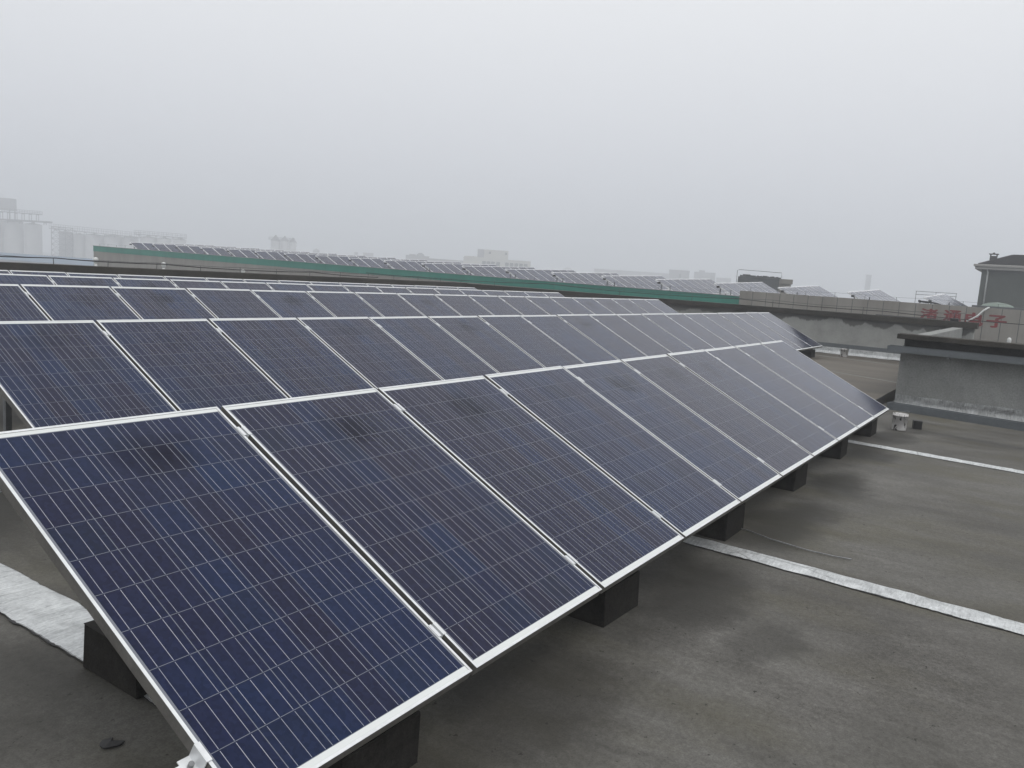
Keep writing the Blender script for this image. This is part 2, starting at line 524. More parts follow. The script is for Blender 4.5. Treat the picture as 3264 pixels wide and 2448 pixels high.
tag(fl.build('roof_floor', M['roof']), kind='structure')
sl = MB()
sl.box((9.35, 0.57, FL - 0.05), (XE + 0.02, YB + 0.02, SL))
sl.cur = 1                        # riser of the step blackened, its shade put into the colour
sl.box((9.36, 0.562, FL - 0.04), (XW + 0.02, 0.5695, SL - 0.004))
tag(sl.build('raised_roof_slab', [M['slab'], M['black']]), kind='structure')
for (xa, xb) in ((20.05, 19.35), (15.9, 14.9)):
    m = MB()
    vs = []
    for i in range(41):
        t = i / 40
        y = 3.6 - 3.0 * t if xa > 18 else 2.4 - 1.8 * t
        x = xa + (xb - xa) * t + 0.01 * noise.noise(Vector((y * 3, xa, 0)))
        vs += [(x - 0.012, y, SL + 0.002), (x, y, SL + 0.008), (x + 0.012, y, SL + 0.002)]
    m.raw(vs, [(i * 3 + j, i * 3 + 3 + j, i * 3 + 4 + j, i * 3 + 1 + j) for i in range(40) for j in range(2)], True)
    tag(m.build('slab_joint', M['render']), kind='structure')

# parapets of this roof; each is one wall with a coping
def coping_of(wall, boxes):
    c = MB()
    for a, b in boxes:
        c.box(a, b, 0.008)
    c.build('coping', M['coping'], wall)

pw = thing('parapet_wall', 'grey rendered low wall with foil-lined foot and dark coping, behind the cable tray', 'parapet wall', (XW, 0.41, FL))
b = MB(); b.box((0, -9, -9.65), (0.24, 0, 1.0)); b.build('wall', M['render'], pw)
b = MB(); b.box((0.05, -9, 1.001), (0.22, -0.03, 1.12)); b.build('shade_course', M['block'], pw)  # dark-coloured course standing in for the shade between coping and tray
coping_of(pw, [((-0.07, -9, 1.121), (0.31, 0.08, 1.205))])
f = MB()                            # foil upturn at the wall's foot
nn, mm = 90, 6
vs = []
for i in range(nn + 1):
    y = -0.002 - 9 * i / nn * 0.99
    for j in range(mm + 1):
        t = j / mm
        h = 0.185 + 0.008 * noise.noise(Vector((y * 3, 1.7, 0)))
        ox = -0.012 - 0.09 * max(0, 0.35 - t) ** 1.5 * 2 - 0.016 * abs(noise.noise(Vector((y * 5, t * 4, 2)))) - 0.02 * max(0, noise.noise(Vector((y * 1.6, t * 3, 9)))) * (1 - t)
        vs.append((ox, y, 0.004 + t * h))
f.raw(vs, [(i * (mm + 1) + j, (i + 1) * (mm + 1) + j, (i + 1) * (mm + 1) + j + 1, i * (mm + 1) + j + 1) for i in range(nn) for j in range(mm)], True)
f.build('foil_flashing', M['foilwall'], pw)

sp = thing('parapet_wall', 'narrow grey side wall running away from the foil-footed wall to the peeling wall', 'parapet wall', (XW + 0.24, 0.2, -10))
b = MB(); b.box((0.003, 0, 0), (XE - XW - 0.25, 0.20, 10.75)); b.build('wall', M['render'], sp)
m_ = MB(); m_.box((0.08, 0.0, 10.751), (XE - XW - 0.33, 0.22, 10.80)); m_.build('coping', M['render'], sp)

ew = thing('parapet_wall', 'stained grey wall with peeling render below its dark coping, at the far roof edge', 'parapet wall', (XE, 0, -10))
b = MB(); b.box((0, -0.05, 0), (0.25, YB + 0.25, 10.80)); o = b.build('wall', M['peel'], ew)
b = MB()
ya, yb_ = -0.12, YB + 0.30
za, zb = 10.955, 10.925
vs = [(-0.09, ya, 10.801), (0.34, ya, 10.801), (0.34, yb_, 10.801), (-0.09, yb_, 10.801), (-0.09, ya, za - 0.0), (0.34, ya, za), (0.34, yb_, zb), (-0.09, yb_, zb)]
b.raw(vs, [(0, 3, 2, 1), (4, 5, 6, 7), (0, 1, 5, 4), (1, 2, 6, 5), (2, 3, 7, 6), (3, 0, 4, 7)])
b.build('coping', M['coping'], ew)
f = MB()                            # foil at its foot
vs = []
nn, mm = 80, 5
for i in range(nn + 1):
    y = 0.25 + (YB - 0.5) * i / nn
    for j in range(mm + 1):
        t = j / mm
        ox = -0.01 - 0.16 * max(0, 1 - t * 2.4) - 0.02 * abs(noise.noise(Vector((y * 4, t * 4, 5))))
        vs.append((ox, y, 9.806 + 0.17 * max(0, t - 0.28) / 0.72 + 0.02 * max(0, noise.noise(Vector((y * 3.3, t * 2, 1))))))
f.raw(vs, [(i * (mm + 1) + j, (i + 1) * (mm + 1) + j, (i + 1) * (mm + 1) + j + 1, i * (mm + 1) + j + 1) for i in range(nn) for j in range(mm)], True)
f.build('foil_flashing', M['foil'], ew)

bw = thing('parapet_wall', 'long dark low wall with mossy coping behind the last row of panels', 'parapet wall', (-9, YB, -10))
b = MB(); b.box((0, 0.0, 0), (XE + 9 - 0.003, 0.25, 10.79)); b.build('wall', M['render'], bw)
coping_of(bw, [((0, -0.07, 10.791), (XE + 9 - 0.095, 0.33, 10.945))])

# ------------------------------------------------------------------ solar panels
TILT = R(26.964)
PW, PL, PITCH = 0.992, 1.65, 1.01801
CT, ST = math.cos(TILT), math.sin(TILT)

def frame_mesh():
    m = MB()
    lip, hgt, up = 0.011, 0.040, 0.0025
    # four sides butted end to end, each with a lip a little above the glass
    for (a, b) in (((0, 0), (PW, lip)), ((0, PL - lip), (PW, PL)), ((0, lip), (lip, PL - lip)), ((PW - lip, lip), (PW, PL - lip))):
        m.box((a[0], a[1], -hgt), (b[0], b[1], up), 0.0012)
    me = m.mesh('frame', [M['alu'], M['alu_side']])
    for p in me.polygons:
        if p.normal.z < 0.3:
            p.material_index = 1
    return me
def sheet_mesh():
    m = MB()
    e = 0.0105
    m.box((e, e, -0.006), (PW - e, PL - e, 0.0))
    return m.mesh('cell_sheet', M['cells'])
def clamp_mesh():
    m = MB()
    g = PITCH - PW
    m.box((PW - 0.009, -0.03, 0.0026), (PW + 0.007, 0.03, 0.0062))
    m.box((PW + g - 0.007, -0.03, 0.0026), (PW + g + 0.009, 0.03, 0.0062))
    m.box((PW + 0.004, -0.03, -0.03), (PW + 0.0068, 0.03, 0.0025))
    m.box((PW + g - 0.0068, -0.03, -0.03), (PW + g - 0.004, 0.03, 0.0025))
    m.box((PW + 0.004, -0.03, -0.033), (PW + g - 0.004, 0.03, -0.0301))
    m.tube([(PW + g / 2, 0, -0.031), (PW + g / 2, 0, -0.018)], 0.007, 8)
    return m.mesh('clamp', M['alu'])
FM, SM, CM = frame_mesh(), sheet_mesh(), clamp_mesh()
CLV = (0.205, 1.46)

proto = thing('solar_panel', '', 'solar panel', (0, 0, 0))
proto.rotation_euler = (TILT, 0, 0)
link('frame', FM, proto)
link('cell_sheet', SM, proto)
for cv in CLV:
    c = link('clamp', CM, proto)
    c.location = (0, cv, 0)
first = [True]
rng = random.Random(11)
FRONT_T = [0.50, 0.24, 0.30, 0.62, 0.48, 0.12, 0.30, 0.35, 0.45, 0.5]
FRONT_S = [0.95, 0.9, 0.95, 0.35, 1.0, 0.75, 0.75, 0.4, 0.6, 0.2]
SEC_T = [0.5, 0.3, 0.45, 0.5, 0.45, 0.3, 0.15, 0.75, 0.6, 0.4, 0.4, 0.45, 0.3, 0.4, 0.4, 0.4, 0.4, 0.4, 0.4]
SEC_S = [0.6, 0.4, 0.1, 0.6, 0.2, 0.9, 0.1, 0.3, 0.8, 0.2, 0.1, 0.1, 0.1, 0.1, 0.1, 0.1, 0.6, 0.1, 0.1]
def add_panel(x, y, z, label, group, tint, smudge, last=False):
    if first[0]:
        p = proto
        first[0] = False
    else:
        p = copy_tree(proto)
    p.location = (x, y, z)
    p.rotation_euler = (TILT + R(rng.uniform(-0.12, 0.12)), R(rng.uniform(-0.08, 0.08)), 0)
    p['label'], p['group'] = label, group
    for ch in list(p.children):
        if ch.name.startswith('cell_sheet'):
            ch['tint'], ch['smudge'], ch['seed'] = float(tint), float(smudge), rng.random()
        if last and ch.name.startswith('clamp'):
            bpy.data.objects.remove(ch)
    return p

ROWS = [  # x of the left end, y, z of the low edge, panels from..to, name
    (-1.0884, 0.0, 0.0, 0, 10, 'front row'),
    (0.1257, 3.158, 0.0913, 0, 19, 'second row'),
    (1.0670, 6.302, 0.1939, -2, 18, 'third row'),
    (3.0029, 9.545, 0.1668, -3, 16, 'fourth row'),
    (3.9006, 12.646, 0.1079, -3, 15, 'fifth row'),
]
GROUP1 = 'solar panels in five rows on the near roof'
for ri, (x0, y0, z0, a, bnd, nm) in enumerate(ROWS):
    n = bnd - a
    for j in range(a, bnd):
        x = x0 + PITCH * j + 0.013
        i = j - a
        if ri == 0:
            if i == 0:
                lab = 'biggest dark blue solar panel, at the near corner of the front row'
            elif j == bnd - 1:
                lab = 'front row solar panel at the far tip, darkly mirroring the foil-footed wall'
            else:
                lab = 'dark blue solar panel in the front row, %s from its near corner' % ORD[i]
            t, s = FRONT_T[i], FRONT_S[i]
        elif ri == 1:
            lab = 'blue-grey solar panel in the second row, %s from its near end' % ORD[i]
            t, s = SEC_T[i], SEC_S[i]
            if j == bnd - 1:
                lab = 'last solar panel of the second row, its lower corner dark beside the far bucket'
        else:
            k_ = n - 1 - i
            lab = 'blue-grey solar panel in the %s, %s from its far end' % (nm, ORD[k_] if k_ else 'the one')
            if not k_:
                lab = 'blue-grey solar panel closing the far end of the %s' % nm
            t, s = rng.choice([0.05, 0.25, 0.4, 0.5, 0.6, 0.95]), rng.choice([0.0, 0.2, 0.5, 0.8, 1.0])
        add_panel(x, y0, z0, lab, GROUP1, t, s, last=(j == bnd - 1))

# end clamp at the near end of the front row
ec = thing('end_clamp', 'silver end clamp with socket bolt gripping the biggest panel edge', 'clamp', (ROWS[0][0] + 0.013, 0, 0))
ec.rotation_euler = (TILT, 0, 0)
ec.location = Vector((ROWS[0][0] + 0.013, CT * CLV[0], ST * CLV[0]))
m = MB()
m.box((-0.004, -0.032, 0.0028), (0.012, 0.032, 0.0070), 0.0008)
m.box((-0.006, -0.032, -0.041), (-0.002, 0.032, 0.0070), 0.0008)
m.box((-0.042, -0.032, -0.0445), (-0.0021, 0.032, -0.040), 0.0008)
m.build('bracket', M['alu'], ec)
m = MB()
m.tube([(-0.022, 0, -0.040), (-0.022, 0, -0.024)], 0.0085, 12)
m.tube([(-0.022, 0, -0.0239), (-0.022, 0, -0.0235)], 0.0045, 6)
m.build('bolt', M['steel'], ec)

# racks under the rows: two rails along the row, posts below them
BLX = [-0.40 + 1.872 * k for k in range(6)]
def add_rack(x0, x1, y0, z0, posts, feet, label):
    r = thing('mounting_rack', label, 'mounting rack', (x0, y0, z0 - 0.045))
    for v in CLV:
        m = MB()
        cy, cz = v * CT + 0.066 * ST, v * ST - 0.066 * CT + 0.045
        m.obox(((x1 - x0) / 2, cy, cz), Vector(((x1 - x0) / 2, 0, 0)), Vector((0, 0.019 * CT, 0.019 * ST)), Vector((0, -0.0245 * ST, 0.0245 * CT)))
        m.build('rail', M['alu'], r)
    for (px, fz_f, fz_r) in posts:
        for v, fzv in ((CLV[0], fz_f), (CLV[1], fz_r)):
            cy, cz = v * CT + 0.091 * ST, v * ST - 0.091 * CT + 0.045
            zb = fzv - (z0 - 0.045)
            m = MB()
            m.box((px - x0 - 0.02, cy - 0.02, zb), (px - x0 + 0.02, cy + 0.02, cz + 0.004))
            m.build('post', M['steel'], r)
    return r
bt = FL + 0.205
add_rack(-1.135, 9.12, 0, 0, [(x, bt, bt if k < 2 else FL) for k, x in enumerate(BLX)], None, 'aluminium rack under the front row, its rail ends sticking out by the end clamp')
for ri in range(1, 5):
    x0, y0, z0, a, bnd, nm = ROWS[ri]
    xa, xb = x0 + a * PITCH - 0.05, x0 + bnd * PITCH + 0.04
    ps = []
    x = xb - 0.35
    while x > xa:
        fb = SL if x > 9.35 else FL
        ps.append((x, fb + (0.2 if x > xb - 0.5 else 0), fb))
        x -= 1.872
    add_rack(xa, xb, y0, z0, ps, None, 'aluminium rack hidden beneath the %s of panels' % nm)

def block(x, y, z, label, h=0.205, wdt=0.395, dep=0.40, seed=0):
    m = MB()
    m.box((-wdt / 2, 0, 0), (wdt / 2, dep, h), 0.008)
    rg = random.Random(seed)
    o = m.build('concrete_block', M['block'])
    for v in o.data.vertices:
        v.co += Vector((rg.uniform(-1, 1), rg.uniform(-1, 1), rg.uniform(-1, 0.6))) * 0.004
    o.location = (x, y, z)
    o.rotation_euler = (0, 0, R(rg.uniform(-1.5, 1.5)))
    tag(o, label, 'concrete block', 'concrete blocks under the panel racks')
BL = ['dark concrete block under the lower edge of the biggest panel, cut by the picture edge',
      'dark concrete block under the front row, nearer of the two before the wide foil strip',
      'damp concrete block under the front row just past the wide foil strip',
      'damp concrete block under the front row with a wet stain beside it, midway along',
      'damp concrete block under the front row where the narrow foil strip starts',
      'damp concrete block under the far tip of the front row, beside the bucket']
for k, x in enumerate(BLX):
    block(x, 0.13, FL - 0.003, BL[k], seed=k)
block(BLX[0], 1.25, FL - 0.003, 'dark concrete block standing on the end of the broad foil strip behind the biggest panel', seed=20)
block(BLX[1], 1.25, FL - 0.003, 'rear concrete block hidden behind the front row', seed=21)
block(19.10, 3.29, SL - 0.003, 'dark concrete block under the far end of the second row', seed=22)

# ------------------------------------------------------------------ strips, trays, buckets on the roof
def strip(pts_l, pts_r, z, label, seed, n=160):
    """membrane strip between two edges, edges uneven, slightly raised"""
    m = MB()
    def lerp_path(p, t):
        k = t * (len(p) - 1)
        i = min(int(k), len(p) - 2)
        return Vector((*p[i], 0)).lerp(Vector((*p[i + 1], 0)), k - i)
    vs = []
    for i in range(n + 1):
        t = i / n
        a, b_ = lerp_path(pts_l, t), lerp_path(pts_r, t)
        d = (b_ - a).normalized()
        a = a + d * (0.016 * noise.noise(Vector((t * 22, seed, 0))) + 0.007 * noise.noise(Vector((t * 140, seed, 2))))
        b_ = b_ + d * (0.016 * noise.noise(Vector((t * 25, seed, 5))) + 0.007 * noise.noise(Vector((t * 150, seed, 8))))
        row = []
        for j in range(7):
            s = j / 6
            q = a.lerp(b_, s)
            h = 0.005 + 0.007 * abs(noise.noise(Vector((q.x * 14, q.y * 4, seed)))) + 0.004 * abs(noise.noise(Vector((q.x * 30, q.y * 17, seed)))) if 0 < j < 6 else 0.0
            row.append((q.x, q.y, z + 0.006 + h))
        vs += row
    m.raw(vs, [(i * 7 + j, (i + 1) * 7 + j, (i + 1) * 7 + j + 1, i * 7 + j + 1) for i in range(n) for j in range(6)], True)
    m.cur = 1
    for side in (0, 6):
        ev = []
        for i in range(n + 1):
            p = Vector(vs[i * 7 + side])
            q = Vector(vs[i * 7 + 3])
            d = (p - q).normalized()
            wv = 0.004 + 0.016 * max(0, noise.noise(Vector((i * 0.14, seed * 3.1, side)))) * (1.6 if side == 0 else 0.6)
            ev += [tuple(p - d * 0.004 + Vector((0, 0, 0.0005))), (p.x + d.x * wv, p.y + d.y * wv, z + 0.0045)]
        m.raw(ev, [(i * 2, i * 2 + 1, i * 2 + 3, i * 2 + 2) for i in range(n)])
    o = m.build('sealing_strip', [M['foil'], M['black']])
    tag(o, label, 'sealing strip', 'silver sealing strips on the roof floor')
strip([(-0.575, 0.9), (-0.56, 2.5), (-0.54, 6.0)], [(-0.29, 0.9), (-0.275, 2.3), (-0.26, 6.0)], FL, 'broad cracked silver foil strip on the roof floor behind the biggest panel', 1)
strip([(2.70, -3.2), (2.775, -1.6), (2.875, -0.12), (2.93, 1.2)], [(2.89, -3.2), (2.965, -1.65), (3.065, -0.08), (3.12, 1.2)], FL, 'long silver foil strip crossing the open floor from under the front row', 2)
strip([(7.55, -3.2), (7.84, -1.57), (8.05, 0.2), (8.15, 1.2)], [(7.74, -3.2), (8.03, -1.57), (8.24, 0.2), (8.34, 1.2)], FL, 'narrow far silver foil strip on the floor short of the bucket', 3)

def channel(name, L, dpt, h, label, loc, rz, lip=0.018):
    """open sheet-steel cable channel along -y, front face at local x = 0"""
    t = thing(name, label, 'cable tray', loc, rz)
    m = MB()
    th = 0.004
    m.box((0, -L, 0), (th, 0, h))
    m.box((th, -L, 0), (dpt - th, 0, th))
    m.box((dpt - th, -L, 0), (dpt, 0, h))
    m.box((th, -L, h - th), (th + lip, 0, h))
    m.box((dpt - th - lip, -L, h - th), (dpt - th, 0, h))
    m.box((th, -th, th), (dpt - th, 0, h - th - 0.001))
    for yy in [-0.55 - 1.9 * q for q in range(int(L / 1.9) + 1)]:
        m.tube([(-0.006, yy, h * 0.6), (0.001, yy, h * 0.6)], 0.006, 8)
        m.box((-0.003, yy - 0.05, 0.004), (-0.0005, yy + 0.05, h - 0.003))
    m.build('channel', M['tray'], t)
    return t
ut = channel('cable_tray', 9.0, 0.28, 0.098, 'grey steel cable tray fixed along the upper face of the foil-footed wall', (XW - 0.285, 0.585, 0.556), 0)
m = MB()
for yy in (-0.9, -2.6, -4.4):
    m.box((0.02, yy - 0.02, -0.03), (0.28, yy + 0.02, -0.001))
m.build('bracket', M['steel'], ut)
lt = channel('cable_tray', 6.0, 0.13, 0.10, 'grey steel cable tray low over the floor, propped on the paint-splashed bucket', (9.99, 0.16, -0.118), -0.212)
m = MB()
for i in range(3):
    m.tube([(0.03 + 0.03 * i, -0.02 - 0.01 * i, 0.012), (0.04 + 0.02 * i, -2.5, 0.012), (0.03 + 0.03 * i, -5.9, 0.012)], 0.008, 6)
m.build('cable', M['black'], lt)
ft = channel('cable_tray', 12.0, 0.14, 0.10, 'grey steel cable tray along the foot of the peeling wall', (20.42, 13.0, 0.03), 0)

def bucket(x, y, z, r, h, label):
    t = thing('paint_bucket', label, 'bucket', (x, y, z), 0, 'paint buckets under the cable trays')
    m = MB()
    m.lathe((0, 0, 0), [(0.0, 0.002), (r * 0.90, 0.002), (r * 0.91, 0.012), (r, h - 0.03), (r * 1.03, h - 0.03), (r * 1.03, h - 0.02), (r, h - 0.02), (r * 1.01, h), (r * 0.96, h), (r * 0.88, 0.02), (0, 0.018)], 28)
    m.build('body', M['bucket'], t)
    m = MB()
    m.tube([(r * 1.03 * math.cos(a), r * 1.03 * math.sin(a) - 0.0, h - 0.035 - 0.09 * math.sin((a + 0.3) / (math.pi + 0.6) * math.pi)) for a in [-0.3 + (math.pi + 0.6) * i / 12 - math.pi for i in range(13)]], 0.0025, 6)
    m.build('handle', M['steel'], t)
bucket(9.76, -0.06, FL, 0.098, 0.226, 'white bucket splashed with dark paint under the low cable tray, near')
bucket(20.50, 2.82, SL, 0.10, 0.226, 'small pale bucket under the far cable tray by the peeling wall')
m = MB(); m.box((-0.05, -0.055, 0), (0.05, 0.055, 0.115), 0.006)
o = m.build('brick', M['black']); o.location = (10.12, -0.24, FL); o.rotation_euler = (0, 0, 0.3)
tag(o, 'small black brick on the floor behind the paint-splashed bucket', 'brick')
m = MB()                         # scrap of dark felt on the floor, seen past the biggest panel
pts = []
for i in range(26):
    a = 2 * math.pi * i / 26
    rad = 0.038 * (1 + 0.25 * noise.noise(Vector((math.cos(a) * 1.5, math.sin(a) * 1.5, 4))))
    if 0.2 < a < 1.25: rad *= 0.15
    pts.append((rad * math.cos(a), rad * math.sin(a) * 0.9))
vs = [(0, 0, 0.012)] + [(x, y, 0.004) for x, y in pts] + [(x * 1.0, y, 0.0) for x, y in pts]
n = len(pts)
m.raw(vs, [(0, 1 + i, 1 + (i + 1) % n) for i in range(n)] + [(1 + i, 1 + n + i, 1 + n + (i + 1) % n, 1 + (i + 1) % n) for i in range(n)])
o = m.build('felt_scrap', M['black']); o.location = (-0.82, 1.05, FL + 0.004); o.rotation_euler = (0, 0, -0.6)
tag(o, 'notched round scrap of dark felt on the floor beside the biggest panel', 'scrap')
m = MB()                         # old cable half stuck to the floor
pp = [(3.53, 0.30), (3.50, 0.08), (3.42, -0.10), (3.36, -0.38), (3.36, -0.55), (3.39, -0.69)]
cr = []
for i in range(len(pp) - 1):
    for t in range(6):
        s = t / 6
        cr.append((pp[i][0] + (pp[i + 1][0] - pp[i][0]) * s, pp[i][1] + (pp[i + 1][1] - pp[i][1]) * s, FL + 0.012))
m.tube(cr, 0.0045, 6)
o = m.build('floor_cable', M['steel'])
tag(o, 'thin grey cable lying on the floor beyond the long foil strip', 'cable')

# lightning-protection rod along the back wall: posts and a thin wire
def rod_line(p, q, n, h, label, sag=0.012, r=0.006, group=None, rr=None):
    p, q = Vector(p), Vector(q)
    t = thing('lightning_wire', label, 'lightning wire', p)
    pts = []
    for i in range(n + 1):
        c = (q - p) * (i / n)
        m = MB()
        hh = h * (1 + 0.08 * math.sin(i * 2.3))
        m.tube([c + Vector((0, 0, -0.01)), c + Vector((0.01 * math.sin(i * 5), 0, hh))], r * 1.2, 6)
        m.build('stake', M['gantry'], t)
        pts.append(c + Vector((0, 0, hh)))
    m = MB()
    path = []
    for i in range(n):
        for s in range(4):
            u = s / 4
            path.append(pts[i].lerp(pts[i + 1], u) - Vector((0, 0, sag * 4 * u * (1 - u))))
    path.append(pts[-1])
    m.tube(path, rr or r * 0.8, 5)
    m.build('wire', M['gantry'], t)
    return t
rod_line((-1.6, YB + 0.15, 0.945), (21.1, YB + 0.15, 0.945), 19, 0.135, 'thin wire on short stakes along the mossy coping behind the last row')
rod_line((XE + 0.12, 14.9, 0.93), (XE + 0.12, 0.2, 0.95), 6, 0.20, 'thin wire on stakes along the coping of the peeling wall', 0.03)
def sag_cable(pts, r, label):
    pts = [Vector(p) for p in pts]
    m = MB()
    path = []
    for i in range(len(pts) - 1):
        L = (pts[i + 1] - pts[i]).length
        for s in range(10):
            u = s / 10
            path.append(pts[i].lerp(pts[i + 1], u) - Vector((0, 0, 0.018 * L * 4 * u * (1 - u) * 0.5)))
    path.append(pts[-1])
    m.tube(path, r, 6)
    tag(m.build('overhead_cable', M['black']), label, 'cable', 'black cables slung along the roof edge')
sag_cable([(0.5, 16.4, 1.12), (6.9, 16.33, 1.075), (9.36, 16.32, 1.06), (14.2, 16.3, 1.05), (17.0, 16.36, 0.99)], 0.013, 'black cable looping over the stakes of the mossy coping')
sag_cable([(17.0, 16.9, 1.10), (21.9, 13.0, 1.12), (22.0, 6.2, 1.10), (22.0, 2.2, 1.06), (22.2, -3.0, 1.02)], 0.011, 'long black cable sagging past the peeling wall towards the red sign')

# gooseneck vent pipes beyond the back wall
def vent(x, y, ztop, label, s=1.0):
    t = thing('vent_pipe', label, 'vent pipe', (x, y, -10), 0, 'white vent pipes behind the mossy coping')
    m = MB()
    z = ztop + 10
    m.tube([(0, 0, 0), (0, 0, z - 0.08)], 0.035, 10)
    m.build('pipe', M['white_pvc'], t)
    m = MB()
    m.lathe((0, 0, z - 0.09), [(0.036 * s, -0.05), (0.055 * s, 0.0), (0.062 * s, 0.05), (0.045 * s, 0.085), (0.0, 0.10)], 14)
    m.build('cap', M['white_pvc'], t)
vent(8.50, 17.6, 1.11, 'white capped vent pipe by the far corner of the green-banded building')
vent(10.29, 17.6, 1.08, 'white capped vent pipe midway before the beige wall under the green band')
vent(12.77, 17.6, 1.0, 'small white vent pipe, farthest along the mossy coping')
q = at(3216, 1090, 15.5)
vent(q.x, q.y, at(3216, 1077, 15.5).z, 'white capped vent pipe rising behind the foil-footed wall', 0.62)

# ------------------------------------------------------------------ neighbouring building with its own rows of panels
WX = 37.0
nb = thing('factory_building', 'low factory with green-painted band, beige parapet and rows of panels on its roof', 'building', (WX, 0, -10))
YL, YG = 68.3, 11.08
m = MB()
def gz(y):
    return 11.015 + (y - 11) * 0.0045
m.raw([(0.02, YG, 0), (0.25, YG, 0), (0.25, YL, 0), (0.02, YL, 0), (0.02, YG, gz(YG) - 0.42), (0.25, YG, gz(YG) - 0.42), (0.25, YL, gz(YL) - 0.46), (0.02, YL, gz(YL) - 0.46)],
      [(0, 3, 2, 1), (4, 5, 6, 7), (0, 1, 5, 4), (1, 2, 6, 5), (2, 3, 7, 6), (3, 0, 4, 7)])
m.build('beige_wall', M['beige'], nb)
m = MB()
m.raw([(0.0, YG, gz(YG) - 0.42), (0.25, YG, gz(YG) - 0.42), (0.25, YL + 0.02, gz(YL) - 0.46), (0.0, YL + 0.02, gz(YL) - 0.46), (0.0, YG, gz(YG)), (0.25, YG, gz(YG)), (0.25, YL + 0.02, gz(YL)), (0.0, YL + 0.02, gz(YL))],
      [(0, 3, 2, 1), (4, 5, 6, 7), (0, 1, 5, 4), (1, 2, 6, 5), (2, 3, 7, 6), (3, 0, 4, 7)])
m.cur = 1
m.raw([(-0.03, YG, gz(YG) + 0.001), (0.28, YG, gz(YG) + 0.001), (0.28, YL + 0.04, gz(YL) + 0.001), (-0.03, YL + 0.04, gz(YL) + 0.001), (-0.03, YG, gz(YG) + 0.03), (0.28, YG, gz(YG) + 0.03), (0.28, YL + 0.04, gz(YL) + 0.03), (-0.03, YL + 0.04, gz(YL) + 0.03)],
      [(0, 3, 2, 1), (4, 5, 6, 7), (0, 1, 5, 4), (1, 2, 6, 5), (2, 3, 7, 6), (3, 0, 4, 7)])
m.build('green_band', [M['green'], M['greyb']], nb)
m = MB()                         # beige parapet in joined slabs
y = 11.08
while y > -12:
    m.box((-0.08, y - 0.624, 0), (0.12, y, 11.30 + 0.004 * math.sin(y * 3)), 0.004)
    y -= 0.651
m.cur = 1
m.box((-0.065, y, 0), (0.10, 11.07, 11.285))
m.build('beige_parapet', [M['beige'], M['gantry']], nb)
m = MB(); m.box((0.25, -12, 10.1), (14, YL, 10.35)); m.build('roof', M['roof'], nb)
m = MB(); m.box((0.26, YL - 0.25, 0), (14, YL, 11.2)); m.build('side_wall', M['beige'], nb)
# painted characters on the parapet
for ch, yc, wd, zc, hc in (('\u6e1a', 2.72, 0.64, 0.875, 0.42), ('\u901a', 1.82, 0.64, 0.87, 0.44), ('\u7535', 1.0, 0.62, 0.79, 0.52), ('\u5b50', 0.18, 0.68, 0.765, 0.50)):
    cu = bpy.data.curves.new('painted_character', 'FONT')
    cu.body = ch
    cu.size = 0.62
    cu.align_x = 'CENTER'
    cu.extrude = 0.002
    tmp = bpy.data.objects.new('painted_character_curve', cu)
    col.objects.link(tmp)
    dg = bpy.context.evaluated_depsgraph_get()
    me = bpy.data.meshes.new_from_object(tmp.evaluated_get(dg))
    bpy.data.objects.remove(tmp)
    bpy.data.curves.remove(cu)
    if len(me.vertices):
        xs_ = [v.co.x for v in me.vertices]; ys_ = [v.co.y for v in me.vertices]
        cx_, cy_ = (min(xs_) + max(xs_)) / 2, (min(ys_) + max(ys_)) / 2
        sx_, sy_ = wd / (max(xs_) - min(xs_)), hc / (max(ys_) - min(ys_))
        bmx = bmesh.new()
        bmx.from_mesh(me)
        src = [(v.co.copy()) for v in bmx.verts]
        polys = [[v.index for v in f.verts] for f in bmx.faces]
        bmx.free()
        sgn = MB()
        for q in range(9):
            a_ = q * math.pi / 4
            off = Vector((0, 0, 0)) if q == 8 else Vector((math.cos(a_) * 0.026, math.sin(a_) * 0.016, 0.0006 * (q + 1)))
            sgn.raw([c + off for c in src], polys)
        me = sgn.mesh('painted_character', M['red'])
        for v in me.vertices:      # lettering runs along -y on the wall, brushed with a slight slant
            lx, ly, lz = (v.co.x - cx_) * sx_, (v.co.y - cy_) * sy_, v.co.z
            v.co = Vector((-0.083 - lz, -lx + 0.0 * ly, ly))
    me.materials.clear()
    me.materials.append(M['red'])
    o = link('painted_character', me, nb)
    o.location = (0, yc, 10 + zc)
rod_line((WX + 0.12, 67.5, 1.29), (WX + 0.12, 11.6, 1.045), 44, 0.20, 'thin wire on stakes along the green-banded wall top', 0.01, 0.008, rr=0.004)
rod_line((WX + 0.02, 10.6, 1.30), (WX + 0.02, -5.0, 1.30), 12, 0.20, 'thin wire on stakes along the beige parapet top above the red sign', 0.01, 0.008, rr=0.004)

